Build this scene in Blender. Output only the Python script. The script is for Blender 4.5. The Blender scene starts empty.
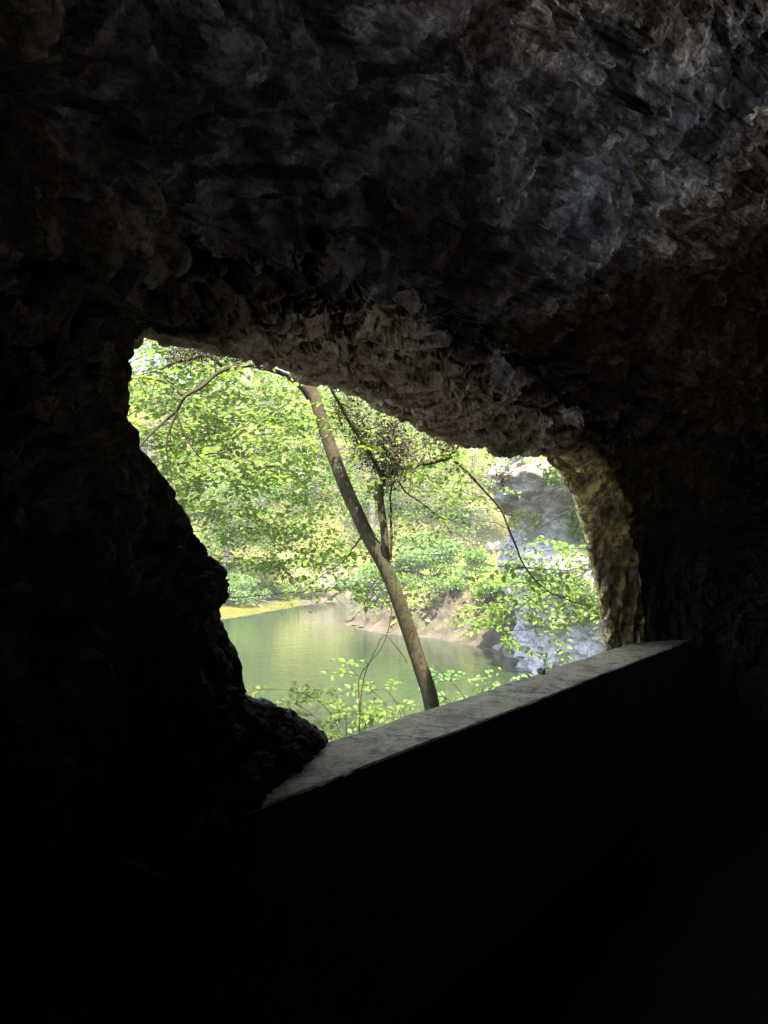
import bpy, math, random
import numpy as np
from mathutils import Vector
R = math.radians
scene = bpy.context.scene
COL = scene.collection
rng = np.random.default_rng(7)
random.seed(7)

# ------------------------------------------------------------------ camera numbers
EYE = np.array([0.0, 0.0, 1.6])
F = 740.0
PITCH = math.atan(28 / F)
def at(px, py, Y):
    """the point seen at pixel (px, py) that lies Y metres ahead of the camera"""
    dx, dy, dz = px - 384, F, 512 - py
    y = dy * math.cos(PITCH) - dz * math.sin(PITCH)
    z = dy * math.sin(PITCH) + dz * math.cos(PITCH)
    return np.array([dx * Y / y, Y, EYE[2] + z * Y / y])
# the wall with the cave window: along U, inward is N (towards the camera)
P0 = np.array([-.19, 2.62]); U2 = np.array([.606, .796]); U2 /= np.linalg.norm(U2); N2 = np.array([U2[1], -U2[0]])
def wall(t, o, z):
    q = P0 + U2 * t + N2 * o
    return np.array([q[0], q[1], z])
def at_off(px, py, o):
    """pixel ray meets the vertical plane o metres inside the window wall"""
    r = at(px, py, 1.0)[0]
    q = P0 + N2 * o
    t = (r * q[1] - q[0]) / (U2[0] - r * U2[1])
    Y = q[1] + U2[1] * t
    return at(px, py, Y)

# ------------------------------------------------------------------ noise
def _h(ix, iy, iz, s):
    with np.errstate(over='ignore'):
        n = (ix.astype(np.uint32) * np.uint32(374761393) + iy.astype(np.uint32) * np.uint32(668265263)
             + iz.astype(np.uint32) * np.uint32(2147483647 - 58) + np.uint32(s) * np.uint32(1274126177))
        n = (n ^ (n >> np.uint32(13))) * np.uint32(1274126177)
        n = (n ^ (n >> np.uint32(16))) * np.uint32(2246822519)
        n = n ^ (n >> np.uint32(15))
    return n.astype(np.float64) / 4294967296.0
def vnoise(p, s=0):
    i = np.floor(p).astype(np.int64); f = p - i
    w = f * f * f * (f * (f * 6 - 15) + 10)
    out = 0
    for a in (0, 1):
        for b in (0, 1):
            for c in (0, 1):
                wt = (w[:, 0] if a else 1 - w[:, 0]) * (w[:, 1] if b else 1 - w[:, 1]) * (w[:, 2] if c else 1 - w[:, 2])
                out = out + wt * _h(i[:, 0] + a, i[:, 1] + b, i[:, 2] + c, s)
    return out * 2 - 1
def fbm(p, s=0, o=4):
    t = 0; a = 1; n = 0
    for k in range(o):
        t = t + a * vnoise(p * 2 ** k + 17.3 * k, s + k); n += a; a *= .5
    return t / n
def facets(p, s=0, tilt=1.0, ids=False):
    """chunky broken rock: every cell is a tilted plane at its own height; returns height, distance to the crack"""
    i = np.floor(p).astype(np.int64)
    d1 = np.full(len(p), 9e9); d2 = d1.copy(); h1 = np.zeros(len(p)); c1 = np.zeros(len(p))
    for a in (-1, 0, 1):
        for b in (-1, 0, 1):
            for c in (-1, 0, 1):
                j = i + np.array([a, b, c])
                q = j + np.stack([_h(j[:, 0], j[:, 1], j[:, 2], s + k) for k in (1, 2, 3)], 1)
                e = p - q
                d = np.sqrt((e * e).sum(1))
                g = np.stack([_h(j[:, 0], j[:, 1], j[:, 2], s + k) * 2 - 1 for k in (4, 5, 6)], 1)
                h = _h(j[:, 0], j[:, 1], j[:, 2], s + 7) * 2 - 1 + tilt * (e * g).sum(1)
                m = d < d1
                d2 = np.where(m, d1, np.minimum(d2, d))
                h1 = np.where(m, h, h1)
                if ids: c1 = np.where(m, _h(j[:, 0], j[:, 1], j[:, 2], s + 8), c1)
                d1 = np.where(m, d, d1)
    return (h1, d2 - d1, c1) if ids else (h1, d2 - d1)
def sstep(a, b, x):
    t = np.clip((x - a) / (b - a), 0, 1); return t * t * (3 - 2 * t)

# ------------------------------------------------------------------ mesh helpers
def link_mesh(name, verts, faces, mat=None, parent=None, smooth=True, fsize=None):
    me = bpy.data.meshes.new(name)
    verts = np.asarray(verts, np.float32)
    if isinstance(faces, np.ndarray):
        k = faces.shape[1]
        me.vertices.add(len(verts)); me.vertices.foreach_set('co', verts.ravel())
        me.loops.add(faces.size); me.loops.foreach_set('vertex_index', faces.ravel().astype(np.int32))
        me.polygons.add(len(faces)); me.polygons.foreach_set('loop_start', np.arange(0, faces.size, k, dtype=np.int32))
        me.update(calc_edges=True); me.validate()
    else:
        me.from_pydata(verts.tolist(), [], faces); me.update()
    if smooth: me.polygons.foreach_set('use_smooth', [True] * len(me.polygons))
    if mat: me.materials.append(mat)
    o = bpy.data.objects.new(name, me); COL.objects.link(o)
    if parent: o.parent = parent; o.matrix_parent_inverse = parent.matrix_world.inverted()
    return o
def root(name, loc, label, cat, group=None):
    o = bpy.data.objects.new(name, None); COL.objects.link(o); o.location = loc; o.empty_display_size = .3
    bpy.context.view_layer.update() if False else None
    o.matrix_world = __import__('mathutils').Matrix.Translation(Vector(loc))
    o['label'] = label; o['category'] = cat
    if group: o['group'] = group
    return o
def tag(o, label, cat, group=None):
    o['label'] = label; o['category'] = cat
    if group: o['group'] = group
def grid_faces(nu, nv):
    a = np.arange(nu * nv).reshape(nv, nu)
    return np.stack([a[:-1, :-1], a[:-1, 1:], a[1:, 1:], a[1:, :-1]], -1).reshape(-1, 4)
def smooth_line(pts, n):
    """Catmull-Rom through pts (k, d), n samples even in chord length"""
    pts = np.asarray(pts, float)
    s = np.concatenate([[0], np.cumsum(np.linalg.norm(np.diff(pts, axis=0), axis=1))])
    return cr(pts, s, np.linspace(0, s[-1], n))
def cr(P, s, q):
    """cubic Hermite (finite difference tangents) of P given at s, sampled at q; P (k, ...)"""
    P = np.asarray(P, float); k = len(s)
    m = np.zeros_like(P)
    sh = (-1,) + (1,) * (P.ndim - 1)
    d = (P[1:] - P[:-1]) / np.diff(s).reshape(sh)
    m[0] = d[0]; m[-1] = d[-1]
    if k > 2:
        h0 = np.diff(s)[:-1].reshape(sh); h1 = np.diff(s)[1:].reshape(sh)
        m[1:-1] = (d[:-1] * h1 + d[1:] * h0) / (h0 + h1)
    i = np.clip(np.searchsorted(s, q, side='right') - 1, 0, k - 2)
    h = (s[i + 1] - s[i]); t = (q - s[i]) / h
    h = h.reshape(sh); t = t.reshape(sh)
    return ((2 * t**3 - 3 * t**2 + 1) * P[i] + (t**3 - 2 * t**2 + t) * h * m[i] + (-2 * t**3 + 3 * t**2) * P[i + 1] + (t**3 - t**2) * h * m[i + 1])
def tube(path, rad, sides=8, bark=0.0, seed=0):
    path = np.asarray(path, float); n = len(path); rad = np.asarray(rad, float) * np.ones(n)
    t = np.gradient(path, axis=0); t /= np.linalg.norm(t, axis=1)[:, None]
    up = np.array([0, 0, 1.]) if abs(t[0, 2]) < .9 else np.array([1., 0, 0])
    a = np.cross(t, up); a /= np.linalg.norm(a, axis=1)[:, None]; b = np.cross(t, a)
    ph = np.linspace(0, 2 * np.pi, sides, endpoint=False)
    ring = a[:, None] * np.cos(ph)[None, :, None] + b[:, None] * np.sin(ph)[None, :, None]
    r = rad[:, None] * np.ones(sides)
    if bark:
        q = (path[:, None] + ring * .3).reshape(-1, 3)
        r = r * (1 + bark * fbm(q * np.array([6, 6, 2.]), seed, 3).reshape(n, sides) + bark * .6 * fbm(q * 2.0, seed + 9, 2).reshape(n, sides))
    v = (path[:, None] + ring * r[:, :, None]).reshape(-1, 3)
    f = []
    for i in range(n - 1):
        for j in range(sides):
            f.append((i * sides + j, i * sides + (j + 1) % sides, (i + 1) * sides + (j + 1) % sides, (i + 1) * sides + j))
    return v, np.array(f)
class Acc:
    def __init__(s): s.v = []; s.f = []; s.n = 0
    def add(s, v, f): s.v.append(v); s.f.append(np.asarray(f) + s.n); s.n += len(v)
    def link(s, name, mat, parent=None, smooth=True):
        return link_mesh(name, np.concatenate(s.v), np.concatenate(s.f), mat, parent, smooth)
def link_multi(name, pairs, parent=None):
    """one mesh, several materials"""
    vs_, fs_, ms_, n = [], [], [], 0
    pairs = [(a, m) for a, m in pairs if a.v]
    for k, (a, m) in enumerate(pairs):
        f = np.concatenate(a.f); vs_.append(np.concatenate(a.v)); fs_.append(f + n); ms_.append(np.full(len(f), k)); n += a.n
    o = link_mesh(name, np.concatenate(vs_), np.concatenate(fs_), None, parent, False)
    for a, m in pairs: o.data.materials.append(m)
    o.data.polygons.foreach_set('material_index', np.concatenate(ms_).astype(np.int32))
    return o
def unit(v): return v / np.maximum(np.linalg.norm(v, axis=-1, keepdims=True), 1e-9)
def leaves(c, ax, nrm, size, wide=.62, fold=.18, simple=False):
    """leaf blades: base point c, axis ax, normal nrm, length size -> verts, quad faces"""
    ax = unit(ax); side = unit(np.cross(nrm, ax)); nrm = np.cross(ax, side); L = size[:, None]; n = len(c)
    if simple:
        v = np.stack([c, c + ax * L * .5 + side * L * wide * .5, c + ax * L, c + ax * L * .5 - side * L * wide * .5], 1)
        return v.reshape(-1, 3), np.arange(4 * n).reshape(n, 4)
    f = fold * L
    v = np.stack([c, c + ax * L * .30 + side * L * wide * .48 + nrm * f * .5, c + ax * L * .66 + side * L * wide * .40 + nrm * f * .35,
                  c + ax * L - nrm * f * .3, c + ax * L * .66 - side * L * wide * .40 + nrm * f * .35, c + ax * L * .30 - side * L * wide * .48 + nrm * f * .5], 1)
    a = np.arange(n)[:, None] * 6
    q = np.concatenate([a + np.array([[0, 1, 2, 3]]), a + np.array([[0, 3, 4, 5]])], 0)
    return v.reshape(-1, 3), q

# ------------------------------------------------------------------ materials
def mat(name):
    m = bpy.data.materials.new(name); m.use_nodes = True
    nt = m.node_tree; nt.nodes.clear()
    return m, nt, nt.nodes, nt.links
class NB:
    def __init__(s, name):
        s.m, s.nt, s.N, s.L = mat(name)
        s.out = s.N.new('ShaderNodeOutputMaterial'); s.tc = s.N.new('ShaderNodeTexCoord')
        s.geo = s.N.new('ShaderNodeNewGeometry'); s.P = s.geo.outputs['Position']
    def n(s, t, **kw):
        x = s.N.new('ShaderNode' + t)
        for k, v in kw.items():
            if isinstance(v, bpy.types.NodeSocket): s.L.new(v, x.inputs[k])
            elif k in x.inputs: x.inputs[k].default_value = v
            else: setattr(x, k, v)
        return x
    def noise(s, scale, detail=4, rough=.6, vec=None, dist=0):
        x = s.N.new('ShaderNodeTexNoise'); x.inputs['Scale'].default_value = scale; x.inputs['Detail'].default_value = detail
        x.inputs['Roughness'].default_value = rough; x.inputs['Distortion'].default_value = dist
        s.L.new(vec or s.P, x.inputs['Vector']); return x.outputs['Fac']
    def ramp(s, fac, *stops):
        x = s.N.new('ShaderNodeValToRGB'); e = x.color_ramp.elements
        while len(e) < len(stops): e.new(.5)
        for k, (p, c) in enumerate(stops):
            e[k].position = p; e[k].color = (*c, 1) if isinstance(c, tuple) else (c, c, c, 1)
        s.L.new(fac, x.inputs[0]); return x.outputs[0]
    def mix(s, fac, a, b, mode='MIX'):
        x = s.N.new('ShaderNodeMix'); x.data_type = 'RGBA'; x.blend_type = mode
        for sock, v in ((x.inputs[0], fac), (x.inputs[6], a), (x.inputs[7], b)):
            if isinstance(v, bpy.types.NodeSocket): s.L.new(v, sock)
            elif isinstance(v, tuple): sock.default_value = (*v, 1)
            else: sock.default_value = v
        return x.outputs[2]
    def math(s, op, a, b=0.0):
        x = s.N.new('ShaderNodeMath'); x.operation = op
        for sock, v in ((x.inputs[0], a), (x.inputs[1], b)):
            if isinstance(v, bpy.types.NodeSocket): s.L.new(v, sock)
            else: sock.default_value = v
        return x.outputs[0]
    def bump(s, h, strength=.5, dist=.02, nrm=None):
        x = s.N.new('ShaderNodeBump'); x.inputs['Strength'].default_value = strength; x.inputs['Distance'].default_value = dist
        s.L.new(h, x.inputs['Height'])
        if nrm: s.L.new(nrm, x.inputs['Normal'])
        return x.outputs[0]
    def principled(s, col, rough=.85, nrm=None, spec=.3, **kw):
        x = s.N.new('ShaderNodeBsdfPrincipled')
        if isinstance(col, tuple): x.inputs['Base Color'].default_value = (*col, 1)
        else: s.L.new(col, x.inputs['Base Color'])
        if isinstance(rough, bpy.types.NodeSocket): s.L.new(rough, x.inputs['Roughness'])
        else: x.inputs['Roughness'].default_value = rough
        x.inputs['Specular IOR Level'].default_value = spec
        for k, v in kw.items(): x.inputs[k].default_value = v
        if nrm: s.L.new(nrm, x.inputs['Normal'])
        return x
    def done(s, sh): s.L.new(sh.outputs[0], s.out.inputs[0]); return s.m

def leaf_mat(name, c0, c1, c2, trans=.45, gloss=.3):
    b = NB(name)
    rnd = b.geo.outputs['Random Per Island']
    col = b.ramp(rnd, (0, c0), (.55, c1), (1, c2))
    big = b.noise(.35, 2); col = b.mix(b.math('MULTIPLY', big, .6), col, tuple(x * .65 for x in c0))
    d = b.principled(col, .5, spec=gloss)
    t = b.n('BsdfTranslucent'); tcol = b.mix(.55, col, (c2[0] * 1.9, c2[1] * 1.75, c2[2] * .7)); b.L.new(tcol, t.inputs[0])
    x = b.n('MixShader'); x.inputs[0].default_value = trans; b.L.new(d.outputs[0], x.inputs[1]); b.L.new(t.outputs[0], x.inputs[2])
    return b.done(x)

def cave_mat():
    b = NB('cave limestone')
    big = b.noise(1.3, 5, .62); med = b.noise(6, 6, .65, dist=.4); fine = b.noise(38, 5, .7)
    col = b.ramp(big, (.3, (.09, .062, .036)), (.46, (.19, .152, .11)), (.6, (.27, .24, .20)), (.8, (.17, .125, .075)))
    col = b.mix(b.ramp(med, (.47, 0.0), (.60, .85)), col, (.58, .56, .53))
    col = b.mix(b.ramp(b.noise(3.1, 5, .7), (.51, 0.0), (.65, .72)), col, (.05, .038, .026))
    col = b.mix(b.ramp(fine, (.38, .85), (.55, 0.0)), col, (.035, .028, .022))
    at_ = b.n('Attribute', attribute_name='algae')
    alg = b.math('MULTIPLY', at_.outputs['Fac'], b.ramp(b.noise(7, 5, .6), (.32, .25), (.6, 1.0)))
    col = b.mix(alg, col, b.ramp(b.noise(15, 4), (.33, (.25, .19, .075)), (.56, (.70, .61, .26))))
    co = b.n('Attribute', attribute_name='sky_sheen'); col = b.mix(b.math('MULTIPLY', co.outputs['Fac'], b.ramp(b.noise(4.2, 5, .65), (.36, .3), (.58, .9))), col, (.23, .28, .36))  # bluish sky sheen painted into the rock colour
    fk = b.n('Attribute', attribute_name='flake')
    col = b.mix(.72, col, b.ramp(fk.outputs['Fac'], (.2, (.35, .31, .27)), (.42, (1.05, 1.0, .95)), (.6, (1.6, 1.6, 1.66)), (.8, (2.6, 2.5, 2.4))), 'MULTIPLY')
    vf = b.n('TexVoronoi'); vf.inputs['Scale'].default_value = 26; wv2 = b.n('VectorMath', operation='ADD')
    sc2 = b.n('VectorMath', operation='SCALE'); sc2.inputs['Scale'].default_value = .07; nz2 = b.N.new('ShaderNodeTexNoise'); nz2.inputs['Scale'].default_value = 22; nz2.inputs['Detail'].default_value = 4; b.L.new(b.P, nz2.inputs['Vector'])
    b.L.new(nz2.outputs['Color'], sc2.inputs[0]); b.L.new(b.P, wv2.inputs[0]); b.L.new(sc2.outputs[0], wv2.inputs[1]); b.L.new(wv2.outputs[0], vf.inputs['Vector'])
    sx = b.n('SeparateColor'); b.L.new(vf.outputs['Color'], sx.inputs[0])
    col = b.mix(.75, col, b.ramp(sx.outputs[0], (0, (.45, .42, .40)), (.5, (1.0, 1.0, 1.0)), (1, (1.7, 1.66, 1.6))), 'MULTIPLY')
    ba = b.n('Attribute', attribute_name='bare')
    col = b.mix(b.math('MULTIPLY', ba.outputs['Fac'], .88), col, b.ramp(b.noise(11, 6, .7), (.33, (.22, .165, .10)), (.5, (.58, .49, .37)), (.66, (.78, .69, .56))))  # paler tone painted where outside light falls on soffit and rib
    st = b.n('Attribute', attribute_name='painted_shade')  # near-black brown painted in where the cave lies in shade
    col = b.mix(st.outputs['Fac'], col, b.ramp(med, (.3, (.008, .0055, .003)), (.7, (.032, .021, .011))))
    h1 = b.noise(26, 8, .68, dist=.3)
    v = b.n('TexVoronoi', feature='DISTANCE_TO_EDGE'); v.inputs['Scale'].default_value = 17
    wv = b.n('VectorMath', operation='ADD'); nz = b.N.new('ShaderNodeTexNoise'); nz.inputs['Scale'].default_value = 9; b.L.new(b.P, nz.inputs['Vector'])
    b.L.new(b.P, wv.inputs[0]); sc = b.n('VectorMath', operation='SCALE'); sc.inputs['Scale'].default_value = .12; b.L.new(nz.outputs['Color'], sc.inputs[0]); b.L.new(sc.outputs[0], wv.inputs[1])
    b.L.new(wv.outputs[0], v.inputs['Vector'])
    cr_ = b.ramp(v.outputs['Distance'], (0, 0.0), (.08, 1.0))
    n1 = b.bump(vf.outputs['Distance'], .6, .02, b.bump(cr_, .5, .014)); n2 = b.bump(h1, 1.0, .034, n1); n3 = b.bump(b.noise(95, 4, .7), .7, .006, n2)
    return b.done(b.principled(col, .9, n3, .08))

def pale_cliff_mat():
    b = NB('pale cliff limestone')
    col = b.ramp(b.noise(.9, 5, .6), (.3, (.52, .45, .42)), (.5, (.76, .70, .69)), (.7, (.84, .80, .80)))
    col = b.mix(b.ramp(b.noise(9, 5, .7), (.38, .7), (.48, 0.0)), col, (.22, .20, .22))
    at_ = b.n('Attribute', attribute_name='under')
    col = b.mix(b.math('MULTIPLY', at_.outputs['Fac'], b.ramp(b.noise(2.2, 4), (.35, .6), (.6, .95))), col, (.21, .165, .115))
    col = b.mix(b.ramp(b.noise(.55, 4), (.6, 0.0), (.72, .5)), col, (.25, .24, .10))
    col = b.mix(b.ramp(b.noise(24, 4, .7), (.36, .75), (.46, 0.0)), col, (.16, .145, .16))
    n = b.bump(b.noise(7, 8, .72), 1.0, .2)
    return b.done(b.principled(col, .9, n, .1))

def ground_mat():
    b = NB('bank soil and moss')
    col = b.ramp(b.noise(.6, 6, .65), (.3, (.055, .042, .022)), (.5, (.10, .075, .042)), (.7, (.15, .115, .07)))
    col = b.mix(b.ramp(b.noise(5, 5, .7), (.4, .6), (.6, 0.0)), col, (.05, .045, .03))
    m = b.n('Attribute', attribute_name='moss'); g = b.n('Attribute', attribute_name='bounce_gravel'); k = b.n('Attribute', attribute_name='rock')
    col = b.mix(m.outputs['Fac'], col, b.ramp(b.noise(1.2, 5), (.35, (.08, .085, .012)), (.65, (.15, .125, .016))))
    rk = b.ramp(b.noise(1.1, 6, .65, vec=None), (.3, (.04, .032, .02)), (.5, (.095, .078, .05)), (.7, (.15, .125, .082)))
    col = b.mix(k.outputs['Fac'], col, rk)
    col = b.mix(g.outputs['Fac'], col, b.ramp(b.noise(3, 6, .7), (.3, (.50, .49, .47)), (.7, (.72, .71, .69))))  # pale unseen ground, there to bounce sunlight
    n = b.bump(b.noise(3.5, 8, .7), 1.0, .3)
    return b.done(b.principled(col, .95, n, .15))

def water_mat():
    b = NB('green lake water')
    mp = b.n('Mapping'); mp.inputs['Scale'].default_value = (.45, 1.0, 1); b.L.new(b.P, mp.inputs['Vector'])
    w1 = b.noise(2.2, 3, .55, mp.outputs[0], .4); w2 = b.noise(7.5, 2, .5, mp.outputs[0])
    n = b.bump(w1, .14, .10); n = b.bump(w2, .16, .04, n)
    col = b.ramp(b.noise(.09, 3), (.35, (.014, .025, .011)), (.65, (.020, .032, .013)))
    return b.done(b.principled(col, .03, n, .5, IOR=1.6))

def bark_mat(name, c0, c1):
    b = NB(name)
    mp = b.n('Mapping'); mp.inputs['Scale'].default_value = (1, 1, .22); b.L.new(b.P, mp.inputs['Vector'])
    col = b.ramp(b.noise(14, 7, .7, mp.outputs[0], .6), (.32, c0), (.68, c1))
    col = b.mix(b.ramp(b.noise(5.5, 5, .7), (.54, 0.0), (.66, .4)), col, tuple(x * 1.5 + .02 for x in c1))
    col = b.mix(b.ramp(b.noise(3.1, 4, .6), (.52, 0.0), (.66, .7)), col, (.065, .075, .022))
    fur = b.noise(44, 6, .75, mp.outputs[0], .8)
    col = b.mix(b.ramp(fur, (.34, .8), (.46, 0.0)), col, tuple(x * .4 for x in c0))
    n = b.bump(fur, 1.0, .018); n = b.bump(b.noise(9, 4, .6), .6, .03, n)
    return b.done(b.principled(col, .92, n, .15))

def concrete_mat():
    b = NB('old parapet concrete')
    col = b.ramp(b.noise(3.2, 6, .65), (.3, (.27, .20, .105)), (.52, (.40, .32, .175)), (.72, (.34, .28, .13)))
    col = b.mix(b.ramp(b.noise(12, 5, .7), (.38, .7), (.52, 0.0)), col, (.10, .085, .055))
    col = b.mix(b.ramp(b.noise(55, 3, .7), (.36, .6), (.5, 0.0)), col, (.09, .08, .06))
    vc = b.n('TexVoronoi', feature='DISTANCE_TO_EDGE'); vc.inputs['Scale'].default_value = 1.9
    nz = b.N.new('ShaderNodeTexNoise'); nz.inputs['Scale'].default_value = 5; nz.inputs['Detail'].default_value = 5; b.L.new(b.P, nz.inputs['Vector'])
    sc = b.n('VectorMath', operation='SCALE'); sc.inputs['Scale'].default_value = .35; b.L.new(nz.outputs['Color'], sc.inputs[0])
    wv_ = b.n('VectorMath', operation='ADD'); b.L.new(b.P, wv_.inputs[0]); b.L.new(sc.outputs[0], wv_.inputs[1]); b.L.new(wv_.outputs[0], vc.inputs['Vector'])
    crk = b.ramp(vc.outputs['Distance'], (0, 1.0), (.014, 0.0)); crk = b.math('MULTIPLY', crk, b.ramp(b.noise(1.7, 2), (.46, 0.0), (.56, .85)))
    col = b.mix(crk, col, (.035, .028, .02))
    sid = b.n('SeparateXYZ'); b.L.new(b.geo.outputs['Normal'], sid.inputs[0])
    col = b.mix(b.ramp(sid.outputs[2], (.3, .9), (.7, 0.0)), col, (.035, .028, .02))  # upright faces blackened: their shade is painted into the concrete
    n = b.bump(b.noise(22, 8, .72), .8, .012); n = b.bump(b.noise(140, 3, .7), .5, .002, n)
    return b.done(b.principled(col, .92, n, .2))

def plain(name, c, rough=.8):
    b = NB(name)
    col = b.mix(b.ramp(b.noise(6, 4), (.3, .25), (.7, 0.0)), c, tuple(x * .5 for x in c))
    return b.done(b.principled(col, rough, spec=.08))

def deb(name, c0, c1):
    b = NB(name)
    col = b.ramp(b.geo.outputs['Random Per Island'], (0, c0), (1, c1))
    return b.done(b.principled(col, .8, spec=.2))

M = dict(cave=cave_mat(), cliff=pale_cliff_mat(), ground=ground_mat(), water=water_mat(), conc=concrete_mat(),
         bark=bark_mat('smooth brown bark', (.038, .03, .015), (.078, .063, .033)), twig=plain('dark twig bark', (.045, .035, .025)),
         farbark=bark_mat('far grey bark', (.10, .085, .065), (.22, .19, .15)), bleached=plain('bleached dead wood', (.11, .10, .082)),
         near=leaf_mat('near leaves', (.08, .145, .016), (.13, .21, .028), (.19, .27, .042), .5),
         lime=leaf_mat('yellow green leaves', (.17, .22, .04), (.26, .30, .06), (.36, .36, .10), .4),
         mid=leaf_mat('mid green leaves', (.07, .15, .03), (.12, .22, .05), (.18, .27, .08), .4),
         blue=leaf_mat('blue green shrub leaves', (.09, .165, .055), (.14, .235, .085), (.20, .30, .12), .4, .4),
         pale=leaf_mat('pale sunlit leaves', (.30, .33, .12), (.42, .42, .20), (.55, .53, .30), .35),
         dead=deb('dry dead leaves', (.028, .021, .014), (.075, .052, .033)))

# ------------------------------------------------------------------ the cave
S = [(330, 762), (328, 742), (278, 708), (246, 696), (241, 662), (222, 622), (232, 580), (206, 546), (185, 512), (160, 468), (127, 422), (131, 375),
     (139, 342), (200, 346), (260, 358), (300, 372), (350, 388), (400, 415), (450, 440), (500, 453), (553, 463), (582, 522), (600, 590), (607, 640), (610, 662)]
So = [0.02, .02, .02, .02, 0, 0, 0, 0, 0, 0, 0, 0, 0, 0, 0, 0, 0, 0, 0, 0, -.02, -.05, -.08, -.1, -.1]
I_ = [(240, 814), (238, 802), (216, 768), (212, 735), (203, 692), (190, 645), (186, 590), (165, 546), (140, 500), (115, 452), (96, 408), (98, 350),
      (112, 300), (180, 296), (242, 300), (290, 322), (342, 338), (397, 366), (447, 394), (508, 412), (574, 446), (612, 500), (633, 560), (640, 620), (643, 645)]
Io = [.31, .30, .28, .25, .25, .25, .24, .24, .24, .24, .24, .25, .28, .3, .3, .3, .3, .3, .3, .28, .2, .1, .06, .05, .05]
J_ = [None, None, None, None, None, None, None, None, None, None, (60, 400), (60, 320), (85, 235), (175, 228), (245, 240), (290, 262), (332, 288), (400, 318), (452, 345), (512, 384), (588, 424), (634, 486), (652, 560), (656, 622), (658, 650)]
Jo = [.5] * 10 + [.45, .48, .52, .52, .52, .52, .52, .52, .52, .5, .34, .2, .13, .12, .12]
def arch(o, tl, tr, ztop, zbot, shift=0.0):
    """25 points of a rounded arch in the plane o: left foot, up, over, right foot"""
    out = []
    for k in range(25):
        if k <= 11:
            f = k / 12; a = f
            z = zbot + (ztop - zbot) * (1 - (1 - f) ** 1.5) * .96; t = tl + .35 * f ** 3
        elif k <= 20:
            f = (k - 12) / 8; t = tl + .5 + (tr - tl - .9) * f; z = ztop - .10 * (2 * f - 1) ** 4
        else:
            f = (24 - k) / 4; z = zbot + (ztop - zbot) * f ** .9 * .9; t = tr - .1 * f
        out.append(wall(t, o, z))
    return np.array(out)
Sp = np.array([at_off(p[0], p[1], o) for p, o in zip(S, So)])
Ip = np.array([at_off(p[0], p[1], o) for p, o in zip(I_, Io)])
C1 = arch(.62, -1.75, 3.66, 2.36, -.2)
Jp = np.array([at_off(p[0], p[1], o) if p else np.array([np.nan] * 3) for p, o in zip(J_, Jo)])
for k in range(10):
    c = wall(-1.15, .46, C1[k][2]); Jp[k] = c * .75 + (Ip[k] * .5 + C1[k] * .5) * .25
for k, a_ in ((10, .5), (11, .5), (12, .5), (13, .42)): Jp[k] = Ip[k] * (1 - a_) + C1[k] * a_
def outer(o, grow, zadd, foot, xr=1.7):
    q = Sp.copy()
    tt = (q[:, :2] - P0) @ U2
    d = np.stack([tt - 1.2, q[:, 2] - 1.4], 1); L = np.linalg.norm(d, axis=1)[:, None]
    kk = np.arange(25)[:, None]; d = d / L * (L + grow * (1 + xr * sstep(18.5, 20.8, kk)))
    q = np.array([wall(1.2 + a, o, 1.4 + b + zadd * max(0, b)) for a, b in d])
    return q
O1 = outer(-.35, .5, 0, 0); O2 = outer(-.6, 1.3, 0, 0); O3 = outer(-.2, 2.9, .5, 0, 0)
top = arch(2.0, -8, 9.5, 6.6, -4.5); topb = arch(5.2, -8, 9.5, 5.6, -4.5)
lipb = arch(6.2, -6, 6.5, 1.2, -4.5); lip = arch(5.6, -1.7, 6.0, .55, -4.6)  # unseen opening behind the camera, shaped low to light only the ceiling
rings = [topb * .55 + lipb * .45 + wall(0, .6, 0) * 0, topb, top, O3, O2, O1, Sp, Ip, Jp, C1,
         arch(.98, -2.3, 3.75, 2.9, -.4), arch(1.45, -3.0, 3.9, 3.22, -.4), arch(2.3, -3.8, 4.0, 3.35, -.6),
         arch(3.4, -4.2, 4.1, 3.1, -1.5), arch(4.5, -4.0, 4.2, 2.0, -3.5), arch(5.0, -2.2, 5.4, 1.0, -4.6), lip, lipb]
feet = [-5.2] * 4 + [-3.2, -1.6, -.5, -.5, -.5, -.6, -.6, -.6, -.8, -2, -4, -5, -5, -5.2]
full = []
for r_, f_ in zip(rings, feet):
    a = r_[0].copy(); a[2] = min(f_, a[2] - .1); b = r_[-1].copy(); b[2] = min(f_, b[2] - .1)
    full.append(np.concatenate([[a], r_, [b]]))
full = np.array(full)
# u samples: dense and even along the window's edge
ref = (full[6] + full[7] + full[8] + full[9] * .6) / 3.6
su = np.concatenate([[0], np.cumsum(np.linalg.norm(np.diff(ref, axis=0), axis=1))])
NU = 1250
G = np.stack([cr(full[k], su, np.linspace(0, su[-1], NU)) for k in range(len(full))])
seg = [3, 4, 6, 8, 12, 46, 64, 64, 84, 110, 90, 50, 16, 12, 12, 6, 6]
sv = np.arange(len(full)).astype(float)
md = np.concatenate([[0], np.cumsum([np.mean(np.linalg.norm(G[k + 1] - G[k], axis=1)) for k in range(len(full) - 1)])])
qv = np.concatenate([np.linspace(md[k], md[k + 1], seg[k], endpoint=False) for k in range(len(seg))] + [[md[-1]]])
V = cr(G, md, qv); NV = len(qv)
ringv = np.interp(qv, md, sv)[:, None] * np.ones(NU)
du = np.gradient(V, axis=1); dv = np.gradient(V, axis=0)
nr = np.cross(du, dv); nr /= np.maximum(np.linalg.norm(nr, axis=2), 1e-9)[:, :, None]
p = V.reshape(-1, 3); nn = nr.reshape(-1, 3); rv = ringv.ravel()
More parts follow.
